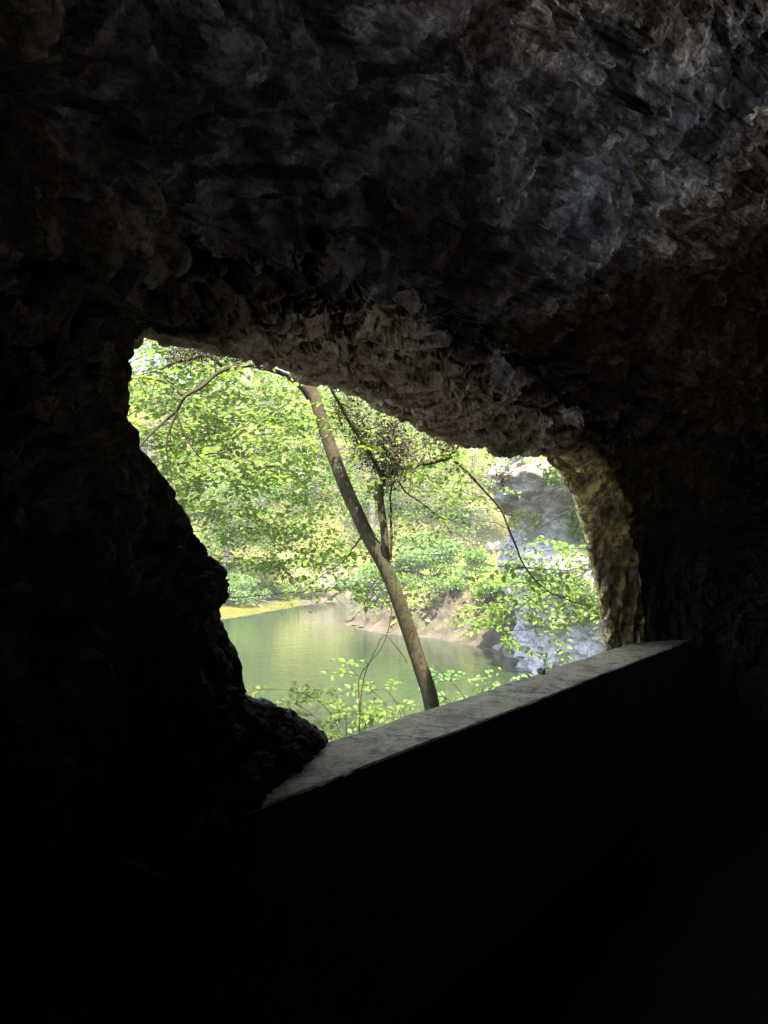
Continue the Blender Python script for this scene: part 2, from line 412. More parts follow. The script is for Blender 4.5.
# make normals face the air (towards the camera on the inside)
mid_i = (NV * 11 // 18) * NU + NU // 2
inside = rv > 6.5
tst = np.sum(nn[inside] * (np.array([.9, .9, 1.3]) - p[inside]), 1)
if np.median(tst) < 0: nn = -nn
warp = np.stack([fbm(p * 2.3, s, 3) for s in (30, 40, 50)], 1) * .16
pw = p + warp
fine = rv > 4.5
f1, e1 = facets(pw * np.array([2.6, 2.6, 3.6]), 3, .9)
f2, e2, i2 = facets(pw * np.array([7.0, 7.0, 9.5]) + 11, 23, 1.1, True)
f3, e3, i3 = facets((pw + .5 * warp) * np.array([15, 15, 20]) + 5, 43, 1.0, True)
f4, e4 = facets(pw * 34 + 9, 63, 1.0)
lowf = fbm(p * .8 + 3, 70, 3)
edge = np.exp(-((rv - 6.0) / .8) ** 2)          # stay near the traced rim
tt = (p[:, :2] - P0) @ U2; oo = (p[:, :2] - P0) @ N2
lft = (1 - sstep(-.2, .4, tt)) * edge * (1 - sstep(1.7, 2.1, p[:, 2]))
near_rim = sstep(5.0, 5.6, rv) * (1 - sstep(8.0, 9.6, rv))
d = (1 - .92 * edge) * (1 - .6 * near_rim) * (.16 * lowf + .055 * f1) + (1 - .55 * lft) * ((.028 + .004 * sstep(8.6, 9.6, rv)) * f2 + (.019 + .007 * sstep(8.6, 9.6, rv)) * f3 + .009 * f4) * (1 - .55 * edge)
d -= (1 - .7 * edge) * .035 * np.exp(-e1 * 14) + .016 * np.exp(-e2 * 10) + .006 * np.exp(-e3 * 8)
# drapery on the right jamb: vertical flutes
tt = (p[:, :2] - P0) @ U2; oo = (p[:, :2] - P0) @ N2
jam = sstep(1.7, 2.4, tt) * sstep(5.6, 6.1, rv) * (1 - sstep(8.3, 9.3, rv)) * (1 - sstep(2.0, 2.35, p[:, 2]))
fl = fbm(np.stack([tt * 9 + oo * 5, oo * 9, p[:, 2] * 1.3], 1), 80, 3)
fj, ej, ij = facets(pw * np.array([10, 10, 2.2]) + 31, 83, 1.0, True)
d = d * (1 - .8 * jam) + jam * (.028 * fj - .02 * np.exp(-ej * 8)) * (1 - .7 * edge) + jam * .09 * fl * (1 - .85 * edge)
# an upright rib on the left wall
rl = smooth_line([at_off(92, 20, .42), at_off(84, 62, .42), at_off(76, 120, .42), at_off(62, 190, .42), at_off(50, 245, .42), at_off(42, 300, .42)], 60)
rsel = (rv > 7.0) & (rv < 10.5) & (tt < -.5)
rd = np.full(len(p), 9.0)
rd[rsel] = np.min(np.linalg.norm(p[rsel][:, None, :] - rl[None] - .05 * fbm(p[rsel] * 4, 91, 2)[:, None, None], axis=2), axis=1)
rib = np.exp(-(rd / .10) ** 2)
d = d + .13 * rib * (1 + .6 * fbm(p * 7, 95, 2))
d = d + (1 - sstep(2.6, 3.6, rv)) * .4 * fbm(p * .5, 77, 4)
pd = p + nn * d[:, None]
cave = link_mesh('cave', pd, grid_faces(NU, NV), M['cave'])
cave['kind'] = 'structure'
al = sstep(1.2, 2.0, tt) * (rv > 4.8) * (1 - sstep(7.6, 8.4, rv + .5 * fbm(p * 2, 99, 3))) * (1 - sstep(2.02, 2.35, p[:, 2] + .3 * fbm(p * 3, 98, 3)))
at_ = cave.data.attributes.new('algae', 'FLOAT', 'POINT'); at_.data.foreach_set('value', al.astype(np.float32))
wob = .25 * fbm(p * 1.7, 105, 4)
dk = (1 - sstep(-.18, .14, p[:, 2] - (2.6 + .35 * (tt - .58)) + wob * .5)) * sstep(7.9, 8.5, rv + wob) * sstep(-.9, -.2, tt)  # painted shade below the diagonal of the vault
shade = sstep(8.0, 8.7, rv + wob) * (1 - sstep(9.2, 10.0, rv + wob * 1.4))  # painted shade: dark band above the soffit
lit_rock = sstep(5.0, 5.6, rv) * (1 - sstep(-.35, .35, rv + wob - (8.25 - 1.15 * sstep(-.5, .9, tt)))) * sstep(1.75, 2.0, p[:, 2]) * sstep(-1.0, -.6, tt + wob * .4)  # painted light: the soffit as brightened from outside
cc = np.zeros(len(p))
for px_, py_, o_, r_ in ((430, 190, .8, .34), (520, 215, .85, .36), (620, 205, .95, .42), (330, 90, .85, .30), (240, 60, .8, .25), (380, 250, .65, .2), (700, 170, 1.1, .4)):  # spots of the painted blue sheen
    cc = np.maximum(cc, np.exp(-(np.linalg.norm(p - at_off(px_, py_, o_), axis=1) / r_) ** 2))
cc *= rv > 7.5
at_ = cave.data.attributes.new('sky_sheen', 'FLOAT', 'POINT'); at_.data.foreach_set('value', cc.astype(np.float32))
flk = np.clip((.55 * i2 + .45 * i3) * (1 - jam) + jam * (.5 * ij + .25), 0, 1)
at_ = cave.data.attributes.new('flake', 'FLOAT', 'POINT'); at_.data.foreach_set('value', flk.astype(np.float32))
shade = np.maximum(shade * (1 - .7 * rib), .4 * (1 - sstep(-1.0, -.35, tt + wob)) * (rv > 8.2) * (1 - cc)); lit_rock = lit_rock * (1 - .85 * sstep(.5, 1.5, tt)); dk = np.maximum(dk, sstep(7.15, 7.6, rv + wob * .7) * sstep(1.1, 1.6, tt)); shade = np.maximum(shade, dk)
lit_rock = np.maximum(lit_rock, np.clip(rib, 0, 1) * .8)  # the rib's highlight is painted in the same pale tone
at_ = cave.data.attributes.new('bare', 'FLOAT', 'POINT'); at_.data.foreach_set('value', lit_rock.astype(np.float32))
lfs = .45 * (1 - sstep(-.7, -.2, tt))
low_ = (rv > 6.05) * (1 - sstep(1.6, 2.0, p[:, 2] - lfs + wob * .6)) * (1 - al)  # painted shade on the lower walls
endw = sstep(2.2, 3.0, tt - .9 * np.maximum(0, p[:, 2] - 2.3) + wob * .6) * (rv > 7.2)  # painted shade on the right end wall
shade = np.clip(np.maximum(np.maximum(np.maximum(shade * .8, low_ * .91), endw * .96), dk * .93), 0, 1)
at_ = cave.data.attributes.new('painted_shade', 'FLOAT', 'POINT'); at_.data.foreach_set('value', shade.astype(np.float32))

# cave floor with an added unseen ridge that blocks light from the slot behind
ft = np.linspace(-5.5, 5.5, 140); fo = np.concatenate([np.linspace(.2, 2.3, 40, endpoint=False), np.linspace(2.3, 3.9, 60)])
TT, OO = np.meshgrid(ft, fo)
q = np.stack([P0[0] + U2[0] * TT + N2[0] * OO, P0[1] + U2[1] * TT + N2[1] * OO, TT * 0], -1).reshape(-1, 3)
zz = .04 * fbm(q * 2, 5, 4) + 0.80 * np.exp(-((OO.ravel() - 3.15) / .34) ** 2) * (1 + .16 * fbm(q * 1.6, 6, 3)) + .06 * facets(q * 3.4, 8)[0] * sstep(2.4, 2.9, OO.ravel())
zz = np.where(OO.ravel() > 3.3, zz - 5.2 * sstep(3.3, 3.85, OO.ravel()), zz)
q[:, 2] = zz
fl_ = link_mesh('floor', q, grid_faces(len(ft), len(fo)), plain('dark cave earth', (.010, .0075, .005), .95)); fl_['kind'] = 'structure'

# ------------------------------------------------------------------ parapet
nx, no = 420, 34
tt_ = np.linspace(-.80, 4.25, nx)
prof = [(0.0, -.7)] + [(0.0, z) for z in np.linspace(-.3, .86, 10)] + [(.004, .885), (.012, .897)] + [(o, .9) for o in np.linspace(.025, .265, 26)] + [(.284, .8985), (.29, .892)] + [(.29, z) for z in np.linspace(.86, -.7, 12)]
prof = np.array(prof)
A = np.array([[wall(t, o, z) for t in tt_] for o, z in prof]).reshape(-1, 3)
pn = np.zeros_like(A); pn[:, 2] = (np.abs(A[:, 2] - .9) < .02)
side = (np.repeat(prof[:, 0], nx) - .145) / .145
A[:, 2] += pn[:, 2] * (.005 * fbm(A * 5, 3, 4) + .006 * np.minimum(0, fbm(A * 14, 8, 3) + .1) + .004 * fbm(A * .8, 2, 2))
off = .012 * fbm(A * np.array([3, 3, 3.]), 12, 5) + .010 * np.minimum(0, facets(A * 9, 77)[0] + .2)
back = (side < -.6) * 1.6 + (side > .8) * .32
A[:, 0] += N2[0] * off * back; A[:, 1] += N2[1] * off * back
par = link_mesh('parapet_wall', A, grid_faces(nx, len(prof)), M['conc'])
par.data.set_sharp_from_angle(angle=R(38)); tag(par, 'low concrete parapet with a rough worn top, running under the cave window', 'parapet')

# ------------------------------------------------------------------ terrain and lake
WZ = -2.4
shore = [(-75, 14), (-15, 11), (-4, 9.5), (3, 9.5), (5.6, 11.5), (6.2, 16), (5.4, 22), (4.3, 24.7), (3.7, 27), (2.2, 29.8), (.5, 31.4), (-1.3, 33.4), (-1.9, 35.4), (-1.7, 40),
         (-1.6, 46.5), (-3.2, 48), (-4.6, 46.3), (-6, 42.5), (-7.7, 38.2), (-9.5, 35.5), (-14, 33.5), (-30, 32), (-75, 34)]
shp = np.array(shore, float)
def lake_sd(x, y):
    """signed distance to the lake outline, positive on land"""
    pt = np.stack([x, y], 1); dm = np.full(len(x), 9e9); ins = np.zeros(len(x), bool)
    for k in range(len(shp)):
        a = shp[k]; b = shp[(k + 1) % len(shp)]
        ab = b - a; t = np.clip(((pt - a) @ ab) / (ab @ ab), 0, 1)
        dd = np.linalg.norm(pt - a - t[:, None] * ab, axis=1); dm = np.minimum(dm, dd)
        c = (a[1] > y) != (b[1] > y)
        ins ^= c & (x < (b[0] - a[0]) * (y - a[1]) / (b[1] - a[1] + 1e-12) + a[0])
    return np.where(ins, -dm, dm)
def height(x, y):
    p3 = np.stack([x, y, x * 0], 1)
    wob = .5 * fbm(p3 * .6, 201, 3)
    d = lake_sd(x, y) + wob * .5
    o = (x - P0[0]) * N2[0] + (y - P0[1]) * N2[1]; t = (x - P0[0]) * U2[0] + (y - P0[1]) * U2[1]
    dd = np.maximum(d, 0)
    # left far shore: flat moss spit, then a wooded slope
    left = WZ + .07 * np.minimum(dd, 4.0) + .6 * sstep(3.5, 4.8, dd) + .62 * np.maximum(dd - 4.5, 0)
    # promontory: low cliffy bank, flat top with the path, then the hillside
    prom = WZ + .45 * sstep(0, 1.6, dd) + 1.25 * sstep(1.6, 2.6, dd) + .012 * np.maximum(dd - 2.6, 0) * 4 + .0
    prom = np.minimum(prom, -.25 + .05 * fbm(p3 * .3, 5, 2)) + .68 * np.maximum(y - 59.5 - .12 * x, 0)
    near = WZ + .34 * dd
    far = np.where(x < -2.6, 1.0, 0.0)
    w = sstep(-3.6, -2.2, x + .0 * y)
    w2 = w
    land = left * (1 - w2) + prom * w2
    # the gully behind the inlet rises as a pale rock face
    land = np.where(y < 20, np.minimum(near, -.55), land)
    land = land + (y > 20) * (.18 * fbm(p3 * .9, 210, 4) + .5 * fbm(p3 * .2, 220, 3)) * sstep(.2, 3, dd)
    bank = (y > 20) * (x > -3.6) * sstep(.1, 1.0, dd) * (1 - sstep(4, 6, dd))
    land = land + bank * (.34 * facets(p3 * np.array([1.7, 1.7, 1]) + 3, 230, 1.)[0] + .2 * fbm(p3 * 3.2, 240, 3))
    land = np.minimum(land, 15 + .04 * y)
    # under and behind the cave
    cv = sstep(-1.6, -.2, o) * (y < 16)
    under = -.75 - 3.2 * sstep(2.4, 3.6, o) - .02 * np.maximum(o - 4, 0)
    land = land * (1 - cv) + under * cv
    bed = WZ - .08 - .4 * np.minimum(-d, 2.5)
    return np.where(d > 0, np.maximum(land, np.where(cv > .5, -99, WZ)), np.where(cv > .5, under, bed)), d, o, t
xs = np.concatenate([np.linspace(-75, -16, 60, endpoint=False), np.linspace(-16, -4, 60, endpoint=False), np.linspace(-4, 7, 140, endpoint=False), np.linspace(7, 10, 12, endpoint=False), np.linspace(10, 75, 60)])
ys = np.concatenate([np.linspace(-45, 20, 70, endpoint=False), np.linspace(20, 27, 30, endpoint=False), np.linspace(27, 39, 150, endpoint=False), np.linspace(39, 62, 90, endpoint=False), np.linspace(62, 105, 40)])
X, Y = np.meshgrid(xs, ys); X = X.ravel(); Y = Y.ravel()
Z, D, O_, T_ = height(X, Y)
ter = link_mesh('terrain', np.stack([X, Y, Z], 1), grid_faces(len(xs), len(ys)), M['ground']); ter['kind'] = 'structure'
wb = 1.2 * fbm(np.stack([X, Y, X * 0], 1) * .7, 301, 3)
moss = sstep(-.2, .4, D) * (1 - sstep(3.6, 4.6, D + wb * .6)) * (X < -3.4) * (Y > 25)
bounce_grav = sstep(3.2, 4.2, O_) * (Y < 12)  # pale ground added out of view to bounce sun onto the ceiling
rock = np.clip((Y > 24) * (X > -3.4) * (1 - sstep(2.3, 3.4, D + wb * .4)) * (D > -.5) + (Y > 44) * (np.abs(X + 3.0 + wb * .4) < 2.3) * (D > -.3) * (1 - sstep(6, 9, D + wb)), 0, 1)
moss = np.maximum(moss, .75 * sstep(3.0, 5.0, D + wb) * (Y > 30))
for nme, a in (('moss', moss), ('bounce_gravel', bounce_grav), ('rock', rock)):
    t_ = ter.data.attributes.new(nme, 'FLOAT', 'POINT'); t_.data.foreach_set('value', a.astype(np.float32))
wv = [(-75, 7.5, WZ), (75, 7.5, WZ), (75, 60, WZ), (-75, 60, WZ)]
wat = link_mesh('water', wv, [(0, 1, 2, 3)], M['water']); wat['kind'] = 'structure'
def hz(x, y): return float(height(np.array([float(x)]), np.array([float(y)]))[0][0])

# ------------------------------------------------------------------ pale cliff on the right
nth, nz = 420, 320
zs = np.linspace(-3.0, 9.5, nz)
base = np.array([(12, 34), (8.0, 31.5), (5.3, 27.5), (4.55, 24.8), (4.35, 22.9), (4.75, 21.2), (6.2, 19.8), (9.5, 18.2), (14, 17.2), (20, 17)], float)
bl = smooth_line(base, nth)
# how far each height is set forward of the base line, left as seen from the window
zk = np.array([-3, -1.4, -.2, .6, 1.1, 1.6, 2.2, 2.6, 3.0, 3.3, 3.9, 4.6, 7, 9.5])
ok = np.array([.0, .05, .28, .45, .50, .28, .20, .30, .64, .76, .66, .5, .2, -.4])
bn = np.gradient(bl, axis=0); bn = np.stack([bn[:, 1], -bn[:, 0]], 1); bn = unit(bn)
if (bn[nth // 2] @ np.array([-1, -1])) < 0: bn = -bn
Cq = np.zeros((nz, nth, 3))
offz = np.interp(zs, zk, ok)
for i, z in enumerate(zs):
    Cq[i, :, :2] = bl + bn * offz[i]; Cq[i, :, 2] = z
cp = Cq.reshape(-1, 3)
f1, e1 = facets(cp * np.array([.8, .8, 1.3]), 401, .9); f2, e2 = facets(cp * 2.6, 411, 1); f3 = facets(cp * 6, 415, 1)[0]
dd = .30 * fbm(cp * .5, 400, 3) + .16 * f1 + .09 * f2 + .045 * f3 - .14 * np.exp(-e1 * 8) + .05 * fbm(cp * 5, 420, 3) + .17 * fbm(np.stack([cp[:, 0] * .25, cp[:, 1] * .25, cp[:, 2] * 2.3 + .5 * fbm(cp * .4, 440, 2)], 1), 441, 3)
# hollow under the overhang
hol = np.exp(-((cp[:, 2] - 1.75) / .5) ** 2 - ((cp[:, 0] - 4.9) / .7) ** 2) * .55
hol2 = np.exp(-((cp[:, 2] - 4.15) / .35) ** 2 - ((cp[:, 0] - 4.3) / .35) ** 2) * .3
cp[:, :2] += np.tile(bn, (nz, 1)) * (dd - hol - hol2)[:, None]
cp[:, 2] += .16 * fbm(cp * .9, 431, 2)
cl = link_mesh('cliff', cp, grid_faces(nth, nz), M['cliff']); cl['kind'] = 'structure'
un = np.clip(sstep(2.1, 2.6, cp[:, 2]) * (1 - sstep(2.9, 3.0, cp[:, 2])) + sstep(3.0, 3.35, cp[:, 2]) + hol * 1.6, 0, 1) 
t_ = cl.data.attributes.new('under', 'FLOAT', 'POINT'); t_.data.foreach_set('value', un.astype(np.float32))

# ------------------------------------------------------------------ leaves and trees
def spray(acc, o, d, L, n, leaf, pn, droop=.25, tw=None, jit=.35):
    """a flat beech-like spray: a bent twig with leaves alternating on both sides"""
    d = unit(np.asarray(d, float)); s = np.linspace(0.08, 1, n)
    pos = o + d * (s * L)[:, None] + np.array([0, 0, -1.0]) * (droop * L * s**2)[:, None]
    tan = unit(d[None] + np.array([0, 0, -1.0]) * (2 * droop * s)[:, None])
    sd = unit(np.cross(pn, tan)); sg = np.where(np.arange(n) % 2, 1, -1)[:, None]
    ax = unit(tan * .65 + sd * sg + rng.normal(0, .25, (n, 3)))
    nr_ = unit(np.asarray(pn)[None] + rng.normal(0, jit, (n, 3)))
    sub = rng.uniform(0, .5 * leaf, (n, 1))
    acc.add(*leaves(pos + ax * sub, ax, nr_, leaf * rng.uniform(.6, 1.25, n)))
    if tw is not None: tw.add(*tube(np.concatenate([[o], pos]), np.linspace(.0035, .0012, n + 1) * (leaf / .07), 4))
def clump_crown(acc, blobs, n, leaf, flat=.6, layers=True, out=.55, wide=.6):
    """leaf blades through many clumps (centre, radius)"""
    w = np.array([b[1] ** 2 for b in blobs]); w /= w.sum()
    for b, k in zip(blobs, rng.multinomial(n, w)):
        c, r = np.asarray(b[0]), b[1]
        u = unit(rng.normal(0, 1, (k, 3))); rad = r * rng.uniform(0.15, 1, k) ** out
        q = u * rad[:, None] * np.array([1, 1, flat])
        if layers: q[:, 2] = np.round(q[:, 2] / (r * .22)) * r * .22 + rng.normal(0, r * .035, k) - .12 * (q[:, 0]**2 + q[:, 1]**2) / r
        ax = unit(u * np.array([1, 1, .2]) + rng.normal(0, .6, (k, 3)) + np.array([0, 0, -.25]))
        nr_ = unit(np.array([0, 0, 1.0]) + rng.normal(0, .55, (k, 3)) + u * .5)
        acc.add(*leaves(c + q, ax, nr_, leaf * rng.uniform(.6, 1.3, k), wide=wide, simple=True))

def far_tree(px, Y, h, rad, mat_, label, n=7000, leaf=.2, lean=0, low=.25, bark='farbark', name='broadleaf_tree', nb=26, xoff=None, flat=.55, group='trees on the far bank'):
    x = at(px, 540, Y)[0]; z = hz(x, Y)
    r = root(name, (x, Y, z - .2), label, 'tree', group)
    b = np.array([x, Y, z - .2])
    tp = smooth_line([b, b + [lean * .3, 0, h * .4], b + [lean * .7, 0, h * .7], b + [lean, 0, h * .95]], 14)
    br = Acc(); br.add(*tube(tp, np.linspace(h * .016 + .05, .03, 14), 8, .15, int(px))); blobs = []
    for k in range(nb):
        f = rng.uniform(low, 1); i = int(f * 13); s0 = tp[i]
        a = rng.uniform(0, 2 * np.pi); rr = rad * (1.05 - .75 * abs(f - .45)) * rng.uniform(.35, 1.0)
        e = s0 + np.array([math.cos(a) * rr, math.sin(a) * rr, rng.uniform(-.05, .3) * rr])
        br.add(*tube(smooth_line([s0, (s0 + e) / 2 + [0, 0, .1 * rr], e], 6), np.linspace(.05, .012, 6), 5))
        blobs.append((e, rad * rng.uniform(.22, .42)))
    br.link('trunk', M[bark], r)
    ac = Acc(); clump_crown(ac, blobs, n, leaf, flat); ac.link('crown', M[mat_], r, smooth=False)
    return r
def shrub(px, Y, w, h, mat_, label, n=1500, leaf=.16, group=None, z=None, name='shrub', x=None):
    x = at(px, 540, Y)[0] if x is None else x; z = hz(x, Y) if z is None else z
    r = root(name, (x, Y, z), label, 'shrub', group)
    blobs = []
    for k in range(9):
        e = np.array([x + rng.uniform(-.8, .8) * w, Y + rng.uniform(-.6, .6) * w, z + h * rng.uniform(.35, .95)])
        link_mesh('stem', *tube(smooth_line([(x + rng.uniform(-.1, .1), Y, z - .1), (np.array([x, Y, z]) * .4 + e * .6 + [0, 0, .1 * h]), e], 6), np.linspace(.025, .006, 6), 4), M['twig'], r)
        blobs.append((e, .42 * min(w, h) * rng.uniform(.7, 1.2)))
    ac = Acc(); clump_crown(ac, blobs, n, leaf, .6); ac.link('foliage', M[mat_], r, smooth=False)
    return r

far_tree(150, 58, 17, 5.5, 'mid', 'tall mid green tree behind the mossy spit, at the left rim of the cave window', 13000, .24)
far_tree(215, 54, 14, 5.0, 'lime', 'yellow green tree above the mossy spit with pale low limbs', 12000, .2, low=.12)
far_tree(262, 60, 16, 4.6, 'pale', 'bleached sunlit tree at the head of the inlet, palest of the far trees', 13000, .2, low=.1)
far_tree(318, 64, 18, 4.8, 'lime', 'bright yellow tree behind the leaning trunk on the far slope', 13000, .22, low=.1)
far_tree(372, 62, 16, 4.4, 'mid', 'green far tree on the slope right of the leaning trunk', 13000, .2, low=.1)
far_tree(425, 66, 17, 4.6, 'lime', 'yellow green far tree rising beyond the blue green shrubs', 13000, .22, low=.05)
far_tree(474, 63, 12, 4.0, 'pale', 'small pale yellow tree directly behind the two walkers', 12000, .2, low=.05)
far_tree(520, 68, 18, 5.2, 'mid', 'far green tree half hidden behind the pale cliff', 7000, .24, low=.05)
far_tree(90, 50, 15, 5, 'lime', 'yellow green tree behind the left cave rim', 6000, .24)
far_tree(238, 80, 17, 6, 'pale', 'pale high tree on the upper left of the wooded slope', 7000, .3)
far_tree(345, 84, 17, 6, 'mid', 'dull green tree highest on the slope behind the leaning trunk', 7000, .3)
far_tree(455, 86, 17, 6.5, 'lime', 'yellow tree highest on the slope behind the walkers', 7000, .3)
far_tree(160, 82, 18, 6.5, 'mid', 'dark green tree highest on the slope at the left rim', 7000, .3)
# overhanging tree at the left far bank whose lower limbs sweep down over the spit
far_tree(222, 45.5, 8.5, 3.2, 'mid', 'low green tree bending its limbs over the mossy spit', 7000, .16, lean=1.6, low=.25, nb=22)

sh = 'shrubs on the low promontory'
shrub(366, 36.6, 1.3, 1.9, 'blue', 'blue green shrub on the tip of the promontory left of the leaning trunk', 2200, .15, sh)
shrub(388, 36.8, 1.4, 2.2, 'mid', 'green shrub on the promontory just behind the leaning trunk', 2200, .15, sh)
shrub(414, 36.0, 1.5, 2.5, 'blue', 'tallest blue green shrub, on the promontory right of the leaning trunk', 3000, .15, sh)
shrub(436, 35.4, 1.6, 2.2, 'blue', 'broad feathery blue green shrub in the middle of the promontory', 3000, .15, sh)
shrub(458, 34.8, 1.5, 1.7, 'mid', 'leafy green shrub between the two widest blue green ones on the promontory', 2600, .15, sh)
shrub(474, 34.2, 1.2, .9, 'blue', 'dark blue green shrub on the promontory below the walkers', 2200, .14, sh)
shrub(497, 32.5, .9, .6, 'mid', 'small green shrub at the promontory end beside the pale cliff', 1600, .14, sh)
shrub(402, 34.6, .9, .8, 'mid', 'low leafy green shrub hanging over the bank behind the leaning trunk', 1200, .12, sh)
shrub(448, 32.6, 1.1, .8, 'mid', 'low leafy green shrub hanging over the middle of the bank', 1200, .12, sh)
g2 = 'bushes behind the mossy spit'
shrub(228, 43.5, 1.8, 1.7, 'mid', 'green bush behind the mossy spit beside the dark left rim', 2600, .17, g2)
shrub(258, 47.5, 2.0, 2.4, 'lime', 'yellow green bush behind the fallen branch on the spit', 3000, .17, g2)
shrub(286, 50.8, 2.0, 2.4, 'pale', 'pale yellow bush between the fallen branch and the inlet', 3000, .17, g2)
shrub(334, 53.5, 1.6, 2.0, 'lime', 'yellow bush above the boulders at the head of the inlet', 2600, .17, g2)
shrub(515, 29.5, 1.0, 1.7, 'lime', 'yellow green bush growing at the foot of the pale cliff', 1600, .12, 'bushes at the foot of the pale cliff')
shrub(488, 30.6, .7, .8, 'mid', 'low green bush on the reddish bank left of the pale cliff', 900, .12, 'bushes at the foot of the pale cliff')

shrub(242, 45.2, 1.7, 1.5, 'mid', 'low dark green bush hanging over the back of the mossy spit', 2600, .16, g2)
shrub(272, 48.6, 1.7, 1.3, 'mid', 'low green bush touching the fallen branch from behind', 2400, .16, g2)
shrub(304, 52.6, 1.3, 1.2, 'lime', 'small yellow green bush left of the boulders at the inlet', 1600, .16, g2)

# low growth on the slopes
ac = Acc()
gx = rng.uniform(-24, 9, 170000); gy = 28 + 72 * rng.uniform(0, 1, 170000) ** 1.25
g_z, g_d, _, _ = height(gx, gy)
keep = (g_d > np.where(gx < -2.6, 5.0, 1.6 + 1.3 * fbm(np.stack([gx, gy, gx * 0], 1) * .9, 501, 2))) & ~((np.abs(gx + 3.0) < 1.6) & (g_d < 6)) & (fbm(np.stack([gx, gy, gx * 0], 1) * .35, 500, 3) > -.4) & ~((gx > 2.2) & (gx < 9) & (np.abs(gy - 57) < 1.6))
gx, gy, g_z = gx[keep], gy[keep], g_z[keep]; k = len(gx)
c = np.stack([gx, gy, g_z + rng.uniform(0.02, .45, k)], 1)
ac.add(*leaves(c, rng.normal(0, 1, (k, 3)) * [1, 1, .5], unit(np.array([0, -.4, 1.]) + rng.normal(0, .5, (k, 3))), rng.uniform(.12, .34, k), simple=True))
un_ = ac.link('undergrowth', M['lime'], None, False); un_['kind'] = 'stuff'; un_['label'] = 'low yellow green undergrowth covering the far wooded slope'; un_['category'] = 'undergrowth'

# ivy on the pale cliff: three patches
def cliff_patch(px, py, w, h, n, mat_, label, leaf=.11):
    c0 = at(px, py, 22.0); dist = np.linalg.norm((cp - EYE)[:, [0, 2]] / (cp[:, 1:2]) - (c0 - EYE)[[0, 2]] / c0[1], axis=1)
    cand = cp[(np.abs(384 + F * cp[:, 0] / cp[:, 1] - px) < w * 1.2) & (np.abs(540 - F * (cp[:, 2] - 1.6) / cp[:, 1] - py) < h * 1.2) & (cp[:, 1] < 24.5)]
    if not len(cand): print('no cliff at', px, py); return
    q = cand[rng.integers(0, len(cand), n)]
    u = (384 + F * q[:, 0] / q[:, 1] - px) / w; v = (540 - F * (q[:, 2] - 1.6) / q[:, 1] - py) / h
    m = (u * u + v * v + .55 * fbm(q * 1.8, int(px), 3)) < .6
    q = q[m]; k = len(q); q = q + rng.normal(0, .06, (k, 3)) + np.array([-.12, -.16, 0])
    a = Acc(); a.add(*leaves(q, rng.normal(0, .7, (k, 3)) + [-.2, -.2, -.7], unit(np.array([-.4, -.7, .5]) + rng.normal(0, .5, (k, 3))), leaf * rng.uniform(.6, 1.4, k), simple=True, wide=.8))
    o = a.link('creeper', M[mat_], None, False); tag(o, label, 'creeper', 'creepers hanging on the pale cliff')
cliff_patch(562, 476, 15, 13, 600, 'near', 'dark green creeper at the top of the pale cliff under the arch')
cliff_patch(580, 524, 12, 22, 800, 'mid', 'green creeper hanging beside the right jamb at mid cliff')
cliff_patch(528, 520, 20, 13, 700, 'lime', 'small yellow green creeper on the ledge below the overhang')
cliff_patch(556, 570, 38, 18, 1500, 'mid', 'widest green creeper, spread across the middle of the pale cliff')
cliff_patch(585, 600, 22, 30, 1300, 'near', 'leafy creeper low on the pale cliff against the jamb')

# ------------------------------------------------------------------ the leaning tree outside the window
lt_base = at(436, 716, 6.2); lt_base[2] -= .9
tree = root('leaning_tree', tuple(lt_base), 'slim tree leaning left across the cave window, rooted behind the parapet', 'tree')
tpx = [(428, 690, 6.2), (421, 668, 6.2), (406, 622, 6.2), (388, 573, 6.2), (364, 528, 6.25), (344, 483, 6.3), (328, 440, 6.4), (316, 402, 6.5), (305, 370, 6.7), (288, 310, 7.0), (280, 240, 7.3), (290, 150, 7.6)]
tpts = np.concatenate([[lt_base], [at(*a) for a in tpx]])
tp = smooth_line(tpts, 150)
rad = np.interp(np.linspace(0, 1, 150), [0, .18, .30, .5, .62, .75, 1], [.070, .062, .058, .055, .046, .038, .02])
tv, tf = tube(tp, rad, 20, .10, 3); link_mesh('trunk', tv, tf, M['bark'], tree)
def limb(pts, r0, r1, name='limb', parent=None, n=40, m='bark', sides=8, wob=.02, bark=.12):
    q = smooth_line([at(*a) for a in pts], n)
    L = np.linalg.norm(q[-1] - q[0])
    w = np.stack([fbm(q * 2.4, 700 + int(pts[0][0]) + s, 3) for s in (0, 10, 20)], 1) * wob * np.sin(np.linspace(0, np.pi, n))[:, None]
    v, f = tube(q + w, np.linspace(r0, r1, n), sides, bark, int(pts[0][1]))
    return link_mesh(name, v, f, M[m], parent or tree), q + w
